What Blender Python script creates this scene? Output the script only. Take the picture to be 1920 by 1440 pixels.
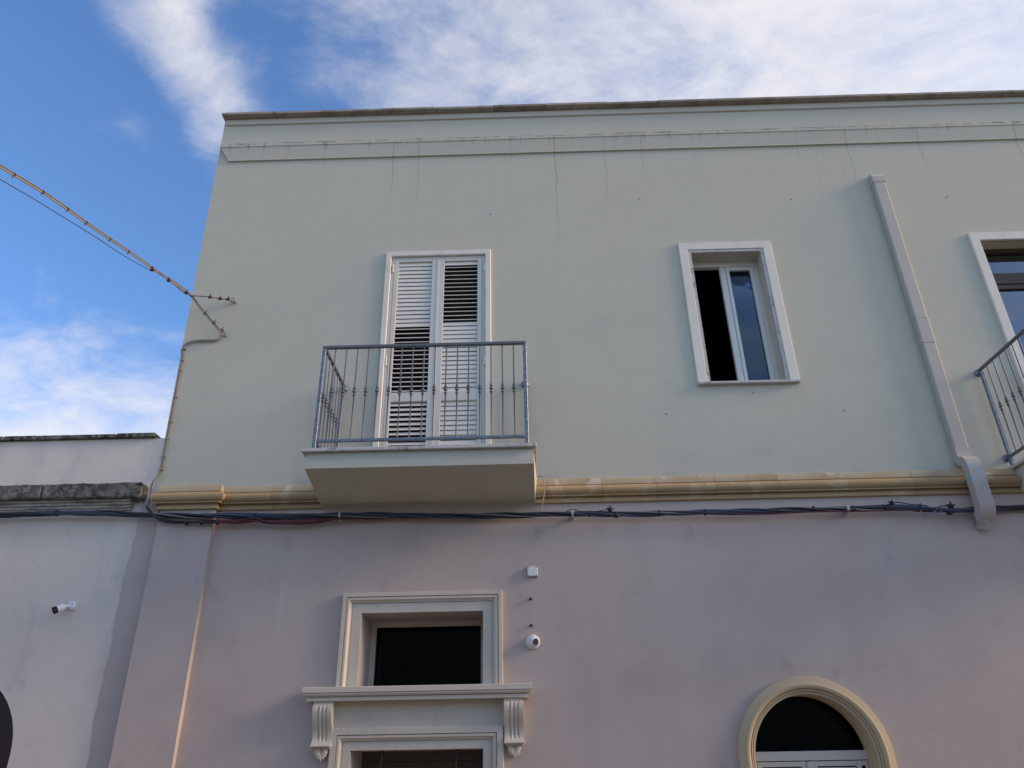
import bpy, bmesh, math, random
from mathutils import Vector, Matrix
random.seed(7)
for o in list(bpy.data.objects): bpy.data.objects.remove(o)
S = bpy.context.scene
COL = S.collection
R = math.radians

# ------------------------------------------------------------------ camera
YAW, PITCH, ROLL, FPX = R(-0.824), R(27.095), R(-1.029), 1413.9
CAM = Vector((0, -8, 1.6))
fw = Vector((math.sin(YAW)*math.cos(PITCH), math.cos(YAW)*math.cos(PITCH), math.sin(PITCH)))
r0 = Vector((math.cos(YAW), -math.sin(YAW), 0)); u0 = r0.cross(fw)
RT = math.cos(ROLL)*r0 + math.sin(ROLL)*u0
UP = -math.sin(ROLL)*r0 + math.cos(ROLL)*u0
cd = bpy.data.cameras.new('camera'); cam = bpy.data.objects.new('camera', cd); COL.objects.link(cam)
cd.sensor_width = 36; cd.lens = FPX/1920*36; cd.clip_end = 3000; cd.clip_start = 0.05
m = Matrix((RT, UP, -fw)).transposed().to_4x4(); m.translation = CAM
cam.matrix_world = m
S.camera = cam

def ray(px, py): return ((px-960)/FPX)*RT - ((py-720)/FPX)*UP + fw
def U(px, py, y=0.0):                       # photo pixel -> (x, z) on the wall plane at depth y
    d = ray(px, py); p = CAM + d*((y-CAM.y)/d.y); return p.x, p.z
def P3(px, py, y=0.0):
    x, z = U(px, py, y); return Vector((x, y, z))

# ------------------------------------------------------------------ sun + sky
SUN_EL, SUN_GRAZE = R(22), R(6.5)
sunv = Vector((math.cos(SUN_EL)*math.cos(SUN_GRAZE), -math.cos(SUN_EL)*math.sin(SUN_GRAZE), math.sin(SUN_EL)))
sl = bpy.data.lights.new('sun', 'SUN'); sl.energy = 2.4; sl.angle = R(20); sl.color = (1.0, .68, .42)
sun = bpy.data.objects.new('sun', sl); COL.objects.link(sun)
sun.rotation_euler = (-sunv).to_track_quat('-Z', 'Y').to_euler(); sun.location = (12, -3, 14)

W = bpy.data.worlds.new('World'); S.world = W; W.use_nodes = True
class NT:
    def __init__(s, nt): s.nt = nt
    def n(s, t, ins=None, **kw):
        nd = s.nt.nodes.new(t)
        for k, v in kw.items(): setattr(nd, k, v)
        for k, v in (ins or {}).items():
            if isinstance(v, bpy.types.NodeSocket): s.nt.links.new(v, nd.inputs[k])
            else: nd.inputs[k].default_value = v
        return nd
    def m(s, op, a, b=None, c=None, clamp=False):
        ins = {0: a}
        if b is not None: ins[1] = b
        if c is not None: ins[2] = c
        return s.n('ShaderNodeMath', ins, operation=op, use_clamp=clamp).outputs[0]
    def vm(s, op, a, b=None):
        ins = {0: a}
        if b is not None: ins[1] = b
        nd = s.n('ShaderNodeVectorMath', ins, operation=op)
        return nd.outputs['Value'] if op in ('DOT_PRODUCT', 'LENGTH') else nd.outputs[0]
    def ramp(s, v, a, b, lo=0.0, hi=1.0, smooth=True):
        return s.n('ShaderNodeMapRange', {'Value': v, 'From Min': a, 'From Max': b, 'To Min': lo, 'To Max': hi},
                   interpolation_type='SMOOTHSTEP' if smooth else 'LINEAR').outputs[0]
    def noise(s, vec, scale, detail=4, rough=.55, dist=0.0):
        return s.n('ShaderNodeTexNoise', {'Vector': vec, 'Scale': scale, 'Detail': detail, 'Roughness': rough, 'Distortion': dist}).outputs[0]
    def mix(s, f, a, b, mode='MIX'):
        return s.n('ShaderNodeMix', {'Factor': f, 6: a, 7: b}, data_type='RGBA', blend_type=mode).outputs[2]
    def scale(s, vec, v):
        return s.n('ShaderNodeMapping', {'Vector': vec, 'Scale': v}).outputs[0]
def c4(c): return (c[0], c[1], c[2], 1)

SKY_STRENGTH, CLOUD = 0.10, (5.6, 5.4, 5.4)
w = NT(W.node_tree); W.node_tree.nodes.clear()
sky = w.n('ShaderNodeTexSky', sky_type='NISHITA', sun_disc=False, sun_elevation=SUN_EL,
          sun_rotation=math.pi/2+SUN_GRAZE, air_density=1.0, dust_density=0.6, ozone_density=2.2, altitude=50)
D = w.n('ShaderNodeTexCoord').outputs['Generated']
sep = w.n('ShaderNodeSeparateXYZ', {0: D})
zz = w.m('ADD', w.m('MAXIMUM', sep.outputs[2], 0.0), 0.22)
flat = w.n('ShaderNodeCombineXYZ', {0: w.m('DIVIDE', sep.outputs[0], zz), 1: w.m('DIVIDE', sep.outputs[1], zz), 2: 0.0}).outputs[0]
big = w.noise(w.scale(flat, (1.0, 1.25, 1)), 1.5, 3, .5, .4)
wisp = w.noise(w.scale(flat, (1.0, 1.25, 1)), 4.6, 8, .64, .35)
cov = w.m('ADD', w.m('ADD', .30, w.m('MULTIPLY', w.m('SUBTRACT', big, .5), .45)), w.m('MULTIPLY', w.m('SUBTRACT', wisp, .5), 1.7))
fine = w.noise(w.scale(flat, (1.0, 1.3, 1)), 12, 6, .65, .4)
cov = w.m('ADD', cov, w.m('MULTIPLY', w.m('SUBTRACT', fine, .5), .55))
# main cloud banks, as directions in the sky: (pixel, half width in degrees, weight)
for (px, py, deg, wt) in ((1800, 60, 24, .30), (1350, 60, 16, .12), (1900, 90, 9, .28), (1000, 130, 9, .02), (425, 245, 2.6, .16), (400, 190, 3.0, .24), (360, 140, 2.8, .20), (320, 85, 2.8, .18), (270, 20, 3.6, .18), (230, -50, 5, .16), (480, 60, 3.5, -.22), (40, 700, 8, .42), (230, 820, 8, .14), (180, 262, 3.8, .62), (330, 300, 4, .16), (690, 0, 9, .04),
                          (50, 120, 9.5, -.60), (140, 440, 11, -.66), (560, 150, 6, -.30), (300, 480, 6, -.22)):
    dv = ray(px, py).normalized()
    dot = w.vm('DOT_PRODUCT', w.vm('NORMALIZE', D), tuple(dv))
    g = w.ramp(dot, math.cos(R(deg*1.35)), 1.0, 0.0, wt)
    cov = w.m('ADD', cov, g)
mask = w.ramp(cov, -.20, 1.08, 0.0, .86)
blue = w.vm('MULTIPLY', sky.outputs[0], (.95, 1.22, 1.55))
col = w.mix(mask, blue, c4(CLOUD))
bg = w.n('ShaderNodeBackground', {'Color': col, 'Strength': SKY_STRENGTH})
wo = w.n('ShaderNodeOutputWorld', {0: bg.outputs[0]})

S.view_settings.view_transform = 'Standard'; S.view_settings.look = 'None'
S.view_settings.exposure = 0.80; S.view_settings.gamma = 1.0; S.view_settings.use_curve_mapping = False
S.render.engine = 'CYCLES'

# ------------------------------------------------------------------ materials
MATS = {}
def mat(name, base, rough=.8, metal=0.0, var=.12, vscale=3.0, bump=.15, bscale=70, bdist=.004, rand=0.0, spec=.35, coat=None, extra=None):
    mt = bpy.data.materials.new(name); mt.use_nodes = True; MATS[name] = mt
    t = NT(mt.node_tree); mt.node_tree.nodes.clear()
    co = t.n('ShaderNodeTexCoord').outputs['Object']
    if rand:
        oi = t.n('ShaderNodeObjectInfo').outputs['Random']
        off = t.n('ShaderNodeCombineXYZ', {0: t.m('MULTIPLY', oi, 37.0), 1: t.m('MULTIPLY', oi, 11.0), 2: 0.0}).outputs[0]
        co2 = t.vm('ADD', co, off)
    else: co2 = co
    a = t.noise(co2, vscale, 6, .6); b = t.noise(co2, vscale*9, 4, .6)
    f = t.m('ADD', t.m('MULTIPLY', t.m('SUBTRACT', a, .5), 2*var), t.m('MULTIPLY', t.m('SUBTRACT', b, .5), var*.8))
    if rand: f = t.m('ADD', f, t.m('MULTIPLY', t.m('SUBTRACT', oi, .5), 2*rand))
    f = t.m('ADD', f, 1.0)
    colr = t.vm('MULTIPLY', c4(base)[:3], t.n('ShaderNodeCombineXYZ', {0: f, 1: f, 2: f}).outputs[0])
    rg = rough
    if extra:
        res = extra(t, co, co2, colr)
        colr = res[0] if isinstance(res, tuple) else res
    bs = t.n('ShaderNodeBsdfPrincipled', {'Base Color': colr, 'Roughness': rg, 'Metallic': metal, 'Specular IOR Level': spec})
    if bump:
        h = t.m('ADD', t.noise(co2, bscale, 5, .65), t.m('MULTIPLY', t.noise(co2, bscale*.12, 3, .5), 1.6))
        bn = t.n('ShaderNodeBump', {'Strength': bump, 'Distance': bdist, 'Height': h})
        t.nt.links.new(bn.outputs[0], bs.inputs['Normal'])
    t.n('ShaderNodeOutputMaterial', {0: bs.outputs[0]})
    return mt

def upper_extra(t, co, co2, c):
    s = t.n('ShaderNodeSeparateXYZ', {0: co}); x, z = s.outputs[0], s.outputs[2]
    # fine drips running down from the ledges
    dr = t.noise(t.scale(co, (9, 1, .22)), 1.0, 5, .7)
    dm = t.ramp(dr, .52, .74)
    zone = t.m('MULTIPLY', t.ramp(z, 7.9, 9.33), t.m('LESS_THAN', z, 9.64))
    edge = t.m('MULTIPLY', t.ramp(z, 9.45, 9.60), t.m('LESS_THAN', z, 9.64))
    f = t.m('MULTIPLY', dm, t.m('ADD', t.m('MULTIPLY', zone, .11), t.m('MULTIPLY', edge, .75)))
    wob = t.m('MULTIPLY', t.m('SUBTRACT', t.noise(t.scale(co, (0, 0, 1)), 1.6, 3), .5), .10)
    xw = t.m('ADD', x, wob)
    for (px, py, ln, wd, st) in ((737, 305, 1.0, .012, .38), (785, 305, 1.5, .012, .20), (1040, 292, 1.9, .016, .34), (1133, 290, 1.3, .012, .22), (1203, 288, .7, .012, .30), (1300, 285, .8, .012, .16),
                             (1495, 280, .6, .011, .18), (1588, 276, .9, .014, .30), (1722, 270, .9, .014, .30), (1905, 264, .7, .014, .34), (1540, 278, .4, .012, .15)):
        xi, zi = U(px, py)
        mm = t.ramp(t.m('ABSOLUTE', t.m('SUBTRACT', xw, xi)), wd, 0.0)
        zf = t.m('MULTIPLY', t.ramp(z, zi-ln, zi), t.m('LESS_THAN', z, 9.62))
        f = t.m('MAXIMUM', f, t.m('MULTIPLY', t.m('MULTIPLY', mm, zf), st))
    # grime along the top edge of the ledge, broken up
    g = t.ramp(t.noise(t.scale(co, (5, 1, 30)), 1.0, 4, .7), .45, .65)
    gz = t.m('MULTIPLY', t.ramp(z, 9.585, 9.612), t.m('LESS_THAN', z, 9.68))
    f = t.m('MAXIMUM', f, t.m('MULTIPLY', t.m('MULTIPLY', g, gz), .75))
    cl = t.ramp(t.noise(co, .55, 4, .6), .35, .7)
    bl = t.ramp(t.noise(t.scale(co, (1, 1, 1.3)), 1.5, 7, .68), .50, .74)
    lowz = t.m('ADD', t.ramp(z, 6.2, 4.6, 0.0, .30), .16)
    c = t.mix(t.m('MULTIPLY', bl, lowz), c, c4((.33, .335, .30)))
    gr = t.noise(co, 22, 6, .75); c = t.mix(t.ramp(gr, .42, .70, 0, .16), c, c4((.38, .37, .32)))
    c = t.mix(t.m('MULTIPLY', cl, .22), c, c4((.44, .445, .38)))
    return t.mix(f, c, c4((.055, .055, .045)))
def lower_extra(t, co, co2, c):
    s_ = t.n('ShaderNodeSeparateXYZ', {0: co}); x, z = s_.outputs[0], s_.outputs[2]
    for px, py, h, wd in ((528, 1125, .42, .045), (540, 1090, .25, .03)):     # pale runs left by a repair
        xi, zi = U(px, py)
        mm = t.m('MULTIPLY', t.ramp(t.m('ABSOLUTE', t.m('SUBTRACT', x, xi)), wd, .0), t.ramp(t.m('ABSOLUTE', t.m('SUBTRACT', z, zi)), h, h*.3))
        c = t.mix(t.m('MULTIPLY', t.m('MULTIPLY', mm, t.ramp(t.noise(co, 9, 4, .6), .35, .6)), .35), c, c4((.64, .58, .54)))
    v = t.ramp(t.noise(t.scale(co, (2.2, 1, .5)), 1.0, 5, .6), .45, .75)
    c = t.mix(t.m('MULTIPLY', v, .16), c, c4((.58, .53, .48)))
    d = t.ramp(t.noise(co, 1.1, 5, .62), .48, .78)
    c = t.mix(t.m('MULTIPLY', d, .40), c, c4((.33, .285, .275)))
    e = t.ramp(t.noise(t.scale(co, (1, 1, .7)), 3.2, 6, .65), .56, .76)
    return t.mix(t.m('MULTIPLY', e, .42), c, c4((.30, .255, .25)))
def neigh_extra(t, co, co2, c):
    v = t.ramp(t.noise(t.scale(co, (2.0, 1, .7)), 1.0, 6, .65), .48, .72)
    c = t.mix(t.m('MULTIPLY', v, .35), c, c4((.44, .41, .40)))
    d = t.ramp(t.noise(t.scale(co, (1.2, 1, 1.2)), 1.7, 5, .6), .55, .75)
    c = t.mix(t.m('MULTIPLY', d, .25), c, c4((.68, .63, .58)))
    e = t.ramp(t.noise(co, 2.6, 6, .68), .56, .74)
    return t.mix(t.m('MULTIPLY', e, .40), c, c4((.27, .26, .26)))
def lichen_extra(t, co, co2, c):
    a = t.ramp(t.noise(co, 16, 6, .75), .34, .58)
    b = t.ramp(t.noise(co, 3.0, 3, .6), .35, .65)
    c = t.mix(t.m('MULTIPLY', a, t.m('ADD', t.m('MULTIPLY', b, .45), .5)), c4((.24, .23, .20)), c4((.016, .016, .015)))
    return c
def stone_extra(t, co, co2, c):
    s_ = t.n('ShaderNodeSeparateXYZ', {0: co}); top = t.m('GREATER_THAN', s_.outputs[2], U(1030, 910.5, -.05)[1])
    a = t.ramp(t.noise(co2, 3.1, 3, .5), .57, .61)
    w1 = t.ramp(t.noise(co2, 1.3, 4, .6), .30, .60)
    c = t.mix(t.m('MULTIPLY', t.m('MULTIPLY', w1, top), .65), c, c4((.55, .46, .32)))
    return t.mix(t.m('MULTIPLY', a, t.m('ADD', t.m('MULTIPLY', top, .45), .2)), c, c4((.66, .60, .48)))
def coping_extra(t, co, co2, c):
    a = t.ramp(t.noise(co2, 5, 5, .7), .45, .65)
    return t.mix(t.m('MULTIPLY', a, .55), c, c4((.10, .09, .08)))
def galv_extra(t, co, co2, c):
    v = t.n('ShaderNodeTexVoronoi', {'Vector': co, 'Scale': 70.0}).outputs['Distance']
    a = t.ramp(t.noise(co, 30, 4, .7), .45, .62)
    c = t.mix(t.m('MULTIPLY', a, .45), c, c4((.33, .37, .43)))
    return t.mix(t.ramp(v, .1, .6, .25, 0), c, c4((.07, .10, .15)))
def marble_extra(t, co, co2, c):
    a = t.ramp(t.noise(co, 9, 6, .75), .50, .62)
    b = t.ramp(t.noise(co, 2.5, 4, .6), .42, .62)
    return t.mix(t.m('MULTIPLY', t.m('MULTIPLY', a, b), .8), c, c4((.10, .09, .08)))
def pipe_extra(t, co, co2, c):
    s = t.n('ShaderNodeSeparateXYZ', {0: co}); z = s.outputs[2]
    low = t.ramp(z, 4.36, 4.22)                       # lower length was overpainted with the mauve wall paint
    c = t.mix(low, c, c4((.46, .40, .37)))
    pe = t.m('MULTIPLY', t.ramp(t.noise(co, 14, 5, .7), .47, .53), t.m('MULTIPLY', t.ramp(z, 4.22, 4.30), t.ramp(z, 4.52, 4.44)))
    c = t.mix(t.m('MULTIPLY', pe, .8), c, c4((.36, .45, .52)))
    st = t.ramp(t.noise(t.scale(co, (6, 6, 1)), 2.0, 5, .7), .55, .75)
    return t.mix(t.m('MULTIPLY', st, .3), c, c4((.25, .245, .24)))

mat('upper_plaster', (.522, .505, .418), .92, var=.075, vscale=1.1, bump=.22, bscale=90, bdist=.004, extra=upper_extra)
mat('lower_plaster', (.50, .425, .385), .92, var=.07, vscale=1.4, bump=.25, bscale=80, bdist=.004, extra=lower_extra)
mat('neighbour_plaster', (.70, .62, .545), .92, var=.08, vscale=1.6, bump=.3, bscale=60, bdist=.005, extra=neigh_extra)
def dirty_extra(t, co, co2, c):
    a = t.ramp(t.noise(t.scale(co, (4, 1, 14)), 1.0, 6, .7), .42, .66)
    return t.mix(t.m('MULTIPLY', a, .75), c, c4((.09, .085, .075)))
mat('dirty_plaster', (.50, .46, .40), .95, var=.15, bump=.5, bscale=50, bdist=.008, extra=dirty_extra)
mat('lichen_stone', (.2, .2, .18), .95, var=.1, bump=.9, bscale=45, bdist=.012, extra=lichen_extra)
mat('tuff_stone', (.39, .275, .145), .85, var=.10, vscale=4, bump=.25, bscale=60, rand=.10, extra=stone_extra)
mat('arch_stone', (.50, .41, .265), .85, var=.10, vscale=4, bump=.2, bscale=60)
def trim_extra(t, co, co2, c):
    a = t.ramp(t.noise(t.scale(co, (3, 3, 1.2)), 1.6, 7, .7), .50, .74)
    b = t.ramp(t.noise(co, 30, 5, .7), .55, .72)
    c = t.mix(t.m('MULTIPLY', a, .30), c, c4((.36, .33, .28)))
    return t.mix(t.m('MULTIPLY', b, .22), c, c4((.28, .25, .21)))
mat('grey_trim', (.60, .545, .455), .75, var=.05, vscale=3, bump=.2, bscale=60, extra=trim_extra)
mat('white_trim', (.70, .67, .59), .7, var=.05, vscale=3, bump=.15, bscale=60, extra=trim_extra)
mat('coping_stone', (.33, .29, .24), .9, var=.2, vscale=5, bump=.4, bscale=40, bdist=.006, rand=.15, extra=coping_extra)
mat('coping_band', (.55, .53, .46), .9, var=.06, bump=.15)
mat('marble', (.50, .48, .45), .5, var=.08, vscale=6, bump=.1, bscale=50, extra=marble_extra)
mat('shutter_paint', (.62, .60, .55), .45, var=.03, bump=.03, bscale=30, spec=.4)
mat('slat_paint', (.72, .67, .61), .5, var=.04, bump=0, rand=.04)
mat('galvanised', (.13, .16, .205), .42, metal=.55, var=.2, vscale=14, bump=.2, bscale=60, extra=galv_extra)
mat('iron_grey', (.13, .14, .155), .5, metal=.4, var=.2, vscale=20, bump=.1)
mat('hinge_white', (.7, .7, .7), .4, var=.05, bump=0)
mat('white_pvc', (.66, .68, .67), .35, var=.03, bump=0, spec=.5)
mat('brown_frame', (.055, .035, .03), .4, var=.1, bump=.05)
mat('pipe_paint', (.45, .425, .375), .6, var=.08, vscale=4, bump=.12, bscale=25, extra=pipe_extra)
mat('cable_blue', (.035, .05, .085), .45, var=.2, vscale=4, bump=0, spec=.5)
mat('cable_black', (.018, .019, .023), .45, var=.2, vscale=4, bump=0, spec=.5)
mat('cable_grey', (.20, .21, .23), .5, var=.2, vscale=4, bump=0)
mat('cable_red', (.12, .026, .035), .5, var=.25, vscale=6, bump=.1)
mat('cable_cream', (.29, .27, .225), .6, var=.2, vscale=8, bump=.1)
mat('cable_dark_cream', (.16, .14, .11), .6, var=.2, vscale=8, bump=.1)
mat('rust_clamp', (.10, .055, .04), .7, var=.3, vscale=30, bump=.2)
mat('zinc', (.40, .39, .37), .45, metal=.7, var=.1, vscale=30, bump=.1)
mat('black_plastic', (.015, .015, .017), .5, var=.1, bump=0)
mat('white_plastic', (.72, .74, .76), .35, var=.03, bump=0, spec=.5)
mat('grey_plastic', (.42, .44, .46), .45, var=.03, bump=0, spec=.4)
mat('dark_room', (.035, .033, .032), .95, var=.1, bump=0)  # near-black colour stands in for the shade indoors
mat('door_wood', (.10, .085, .07), .55, var=.15, vscale=5, bump=.1)
mat('roof_felt', (.25, .23, .21), .95, var=.1, bump=.2)
mat('asphalt', (.13, .126, .12), .95, var=.2, vscale=2, bump=.5, bscale=120, bdist=.006)
mat('paving', (.30, .28, .25), .9, var=.12, vscale=3, bump=.3, bscale=40, rand=.1)
mat('opposite_plaster', (.62, .56, .46), .92, var=.08, bump=.2)
mat('dirt', (.16, .13, .10), .95, var=.2, bump=.3)
def glass_mat(name, ior, tint):
    mt = bpy.data.materials.new(name); mt.use_nodes = True; MATS[name] = mt
    t = NT(mt.node_tree); mt.node_tree.nodes.clear()
    co = t.n('ShaderNodeTexCoord').outputs['Object']
    bn = t.n('ShaderNodeBump', {'Strength': .04, 'Distance': .02, 'Height': t.noise(co, 2.0, 2)})
    fr = t.n('ShaderNodeFresnel', {'IOR': ior, 'Normal': bn.outputs[0]})
    tr = t.n('ShaderNodeBsdfTransparent', {'Color': c4(tint)})
    gl = t.n('ShaderNodeBsdfGlossy', {'Roughness': .01, 'Normal': bn.outputs[0], 'Color': (.72, .86, 1, 1)})
    mx = t.n('ShaderNodeMixShader', {0: fr.outputs[0], 1: tr.outputs[0], 2: gl.outputs[0]})
    t.n('ShaderNodeOutputMaterial', {0: mx.outputs[0]})
glass_mat('glass', 1.65, (.55, .6, .6)); glass_mat('coated_glass', 2.7, (.3, .33, .33)); glass_mat('dark_glass', 1.24, (.12, .12, .13))

# ------------------------------------------------------------------ mesh helpers
class MB:
    def __init__(s): s.v = []; s.f = []
    def add(s, vs, fs):
        b = len(s.v); s.v += [tuple(p) for p in vs]; s.f += [tuple(i+b for i in f) for f in fs]; return s
    def quad(s, a, b, c, d): return s.add([a, b, c, d], [(0, 1, 2, 3)])
    def box(s, x0, x1, y0, y1, z0, z1, bev=0.0):
        if x0 > x1: x0, x1 = x1, x0
        if y0 > y1: y0, y1 = y1, y0
        if z0 > z1: z0, z1 = z1, z0
        if not bev:
            v = [(x, y, z) for z in (z0, z1) for y in (y0, y1) for x in (x0, x1)]
            return s.add(v, [(0, 2, 3, 1), (4, 5, 7, 6), (0, 1, 5, 4), (2, 6, 7, 3), (0, 4, 6, 2), (1, 3, 7, 5)])
        bm = bmesh.new(); bmesh.ops.create_cube(bm, size=1)
        for q in bm.verts: q.co = Vector(((x0+x1)/2+q.co.x*(x1-x0), (y0+y1)/2+q.co.y*(y1-y0), (z0+z1)/2+q.co.z*(z1-z0)))
        bmesh.ops.bevel(bm, geom=bm.edges[:], offset=bev, segments=1, affect='EDGES')
        bm.verts.index_update(); s.add([q.co[:] for q in bm.verts], [[q.index for q in f.verts] for f in bm.faces]); bm.free(); return s
    def tube(s, pts, rad, seg=8, cap=True):
        pts = [Vector(p) for p in pts]; n = len(pts); ref = Vector((.13, .21, .97)); rings = []
        prev = None
        for i, p in enumerate(pts):
            t = (pts[min(i+1, n-1)] - pts[max(i-1, 0)]).normalized()
            if prev is None:
                a = t.cross(ref if abs(t.dot(ref)) < .95 else Vector((1, 0, 0))).normalized()
            else:
                a = (prev - t*prev.dot(t)).normalized()
            prev = a; b = t.cross(a); rr = rad[i] if isinstance(rad, (list, tuple)) else rad
            rings.append([p + rr*(math.cos(2*math.pi*k/seg)*a + math.sin(2*math.pi*k/seg)*b) for k in range(seg)])
        vs = [q for rg in rings for q in rg]; fs = []
        for i in range(n-1):
            for k in range(seg): fs.append((i*seg+k, i*seg+(k+1) % seg, (i+1)*seg+(k+1) % seg, (i+1)*seg+k))
        if cap: fs += [tuple(range(seg))[::-1], tuple((n-1)*seg+k for k in range(seg))]
        return s.add(vs, fs)
    def lathe(s, prof, origin=(0, 0, 0), axis=(0, 0, 1), seg=24):
        ax = Vector(axis).normalized(); a = ax.orthogonal().normalized(); b = ax.cross(a); o = Vector(origin)
        vs = []; fs = []; n = len(prof)
        for (rr, h) in prof:
            for k in range(seg): vs.append(o + ax*h + max(rr, 1e-5)*(math.cos(2*math.pi*k/seg)*a + math.sin(2*math.pi*k/seg)*b))
        for i in range(n-1):
            for k in range(seg): fs.append((i*seg+k, i*seg+(k+1) % seg, (i+1)*seg+(k+1) % seg, (i+1)*seg+k))
        fs += [tuple(range(seg))[::-1], tuple((n-1)*seg+k for k in range(seg))]
        return s.add(vs, fs)
    def sweep(s, path, prof, fn, closed_prof=True, caps=True):
        """path: 2D points; prof: (outward offset, height); fn(u, v, h) -> 3D; offset to the LEFT of travel, mitred"""
        n = len(path); P = [Vector(p) for p in path]; rings = []
        for i in range(n):
            d1 = (P[i]-P[i-1]).normalized() if i else None
            d2 = (P[i+1]-P[i]).normalized() if i < n-1 else None
            if d1 is None: d1 = d2
            if d2 is None: d2 = d1
            n1 = Vector((-d1.y, d1.x)); n2 = Vector((-d2.y, d2.x)); mm = (n1+n2).normalized(); k = 1/max(mm.dot(n1), .2)
            rings.append([fn(*(P[i]+mm*k*o), h) for (o, h) in prof])
        q = len(prof); vs = [p for r_ in rings for p in r_]; fs = []
        rng = q if closed_prof else q-1
        for i in range(n-1):
            for k in range(rng): fs.append((i*q+k, (i+1)*q+k, (i+1)*q+(k+1) % q, i*q+(k+1) % q))
        if caps and closed_prof: fs += [tuple(range(q)), tuple((n-1)*q+k for k in range(q))[::-1]]
        return s.add(vs, fs)
    def mesh(s, name, smooth=None):
        me = bpy.data.meshes.new(name); me.from_pydata(s.v, [], s.f); me.validate()
        bm = bmesh.new(); bm.from_mesh(me); bmesh.ops.recalc_face_normals(bm, faces=bm.faces[:]); bm.to_mesh(me); bm.free()
        if smooth:
            for p in me.polygons: p.use_smooth = True
            me.set_sharp_from_angle(angle=R(smooth))
        return me
    def build(s, name, mt, parent=None, smooth=None, label=None):
        o = bpy.data.objects.new(name, s.mesh(name, smooth)); COL.objects.link(o)
        o.data.materials.append(MATS[mt]); adopt(o, parent)
        if label: o['label'] = label
        return o
def wloc(o):
    v = Vector(o.location)
    return v + (wloc(o.parent) + o.matrix_parent_inverse.translation if o.parent else Vector())
def adopt(o, parent):
    if parent:
        o.parent = parent; o.matrix_parent_inverse = Matrix.Translation(-wloc(parent))
def piece(name, me, mt, parent, loc, rot=(0, 0, 0)):
    o = bpy.data.objects.new(name, me); COL.objects.link(o)
    if not me.materials: me.materials.append(MATS[mt])
    o.location = loc; o.rotation_euler = rot; adopt(o, parent); return o
def thing(name, label, cat, loc=(0, 0, 0), group=None):
    o = bpy.data.objects.new(name, None); COL.objects.link(o); o.location = loc; o.empty_display_size = .2
    return tag(o, label, cat, group)
def tag(o, label, cat, group=None):
    o['label'] = label; o['category'] = cat
    if group: o['group'] = group
    return o
def structure(o): o['kind'] = 'structure'; return o
XZ = lambda x, z, d: (x, -d, z)       # path on the facade, height = projection towards the street
XY = lambda x, y, z: (x, y, z)

def wall(x0, x1, z0, z1, y, depth, openings, xl=None, zextra=(), xextra=()):
    """flat wall sheet with openings; rect (xa,xb,za,zb) or arch (cx,r,zspring,za); reveals go back by depth"""
    mb = MB(); rects = []
    for o in openings:
        if len(o) == 5: cx, r, zs, za, _ = o; rects.append((cx-r, cx+r, za, zs+r))
        else: rects.append(o)
    xs = sorted({x0, x1, *xextra, *[v for r in rects for v in r[:2]]}); zs_ = sorted({z0, z1, *zextra, *[min(max(v, z0), z1) for r in rects for v in r[2:]]})
    fx = lambda x, z: xl(z) if (xl and abs(x-x0) < 1e-6) else x
    for i in range(len(xs)-1):
        for k in range(len(zs_)-1):
            mx, mz = (xs[i]+xs[i+1])/2, (zs_[k]+zs_[k+1])/2
            if any(r[0] < mx < r[1] and r[2] < mz < r[3] for r in rects): continue
            a, b, c, d = xs[i], xs[i+1], zs_[k], zs_[k+1]
            mb.quad((fx(a, c), y, c), (fx(b, c), y, c), (fx(b, d), y, d), (fx(a, d), y, d))
    for o, r in zip(openings, rects):
        a, b, c, d = r; yb = y+(depth if (len(o) == 5 or c > 4) else .60)
        if len(o) == 4:
            mb.quad((a, y, c), (a, yb, c), (a, yb, d), (a, y, d)); mb.quad((b, y, c), (b, y, d), (b, yb, d), (b, yb, c))
            mb.quad((a, y, d), (a, yb, d), (b, yb, d), (b, y, d)); mb.quad((a, y, c), (b, y, c), (b, yb, c), (a, yb, c))
        else:
            cx, rr, zs, za, _ = o; N = 28
            arc = [(cx+rr*math.cos(math.pi*(1-t/N)), zs+rr*math.sin(math.pi*(1-t/N))) for t in range(N+1)]
            for p, q in zip(arc, arc[1:]):
                mb.quad((p[0], y, p[1]), (q[0], y, q[1]), (q[0], y, d), (p[0], y, d))
                mb.quad((p[0], y, p[1]), (p[0], yb, p[1]), (q[0], yb, q[1]), (q[0], y, q[1]))
            mb.quad((a, y, za), (a, yb, za), (a, yb, zs), (a, y, zs)); mb.quad((b, y, za), (b, y, zs), (b, yb, zs), (b, yb, za))
    return mb

def spline(pts, per=6):
    P = [Vector(p) for p in pts]; out = []
    for i in range(len(P)-1):
        a, b, c, d = P[max(i-1, 0)], P[i], P[i+1], P[min(i+2, len(P)-1)]
        for k in range(per):
            t = k/per
            out.append(.5*((2*b)+(c-a)*t+(2*a-5*b+4*c-d)*t*t+(3*b-a-3*c+d)*t**3))
    out.append(P[-1]); return out

# ------------------------------------------------------------------ ground
GZ = -0.35
structure(MB().quad((-400, -400, GZ-.16), (400, -400, GZ-.16), (400, 400, GZ-.16), (-400, 400, GZ-.16)).build('ground', 'dirt'))
structure(MB().box(-60, 60, -9.6, -1.5, GZ-.3, GZ-.12).build('road', 'asphalt'))
pv = structure(MB().box(-60, 60, -1.36, .3, GZ-.3, GZ-.006).build('pavement', 'paving'))
MB().box(-60, 60, -1.5, -1.362, GZ-.3, GZ+.0).build('kerb', 'paving', pv)
pv2 = structure(MB().box(-60, 60, -11.0, -9.74, GZ-.3, GZ-.006).build('pavement_far', 'paving'))
MB().box(-60, 60, -9.738, -9.6, GZ-.3, GZ).build('kerb', 'paving', pv2)

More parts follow.
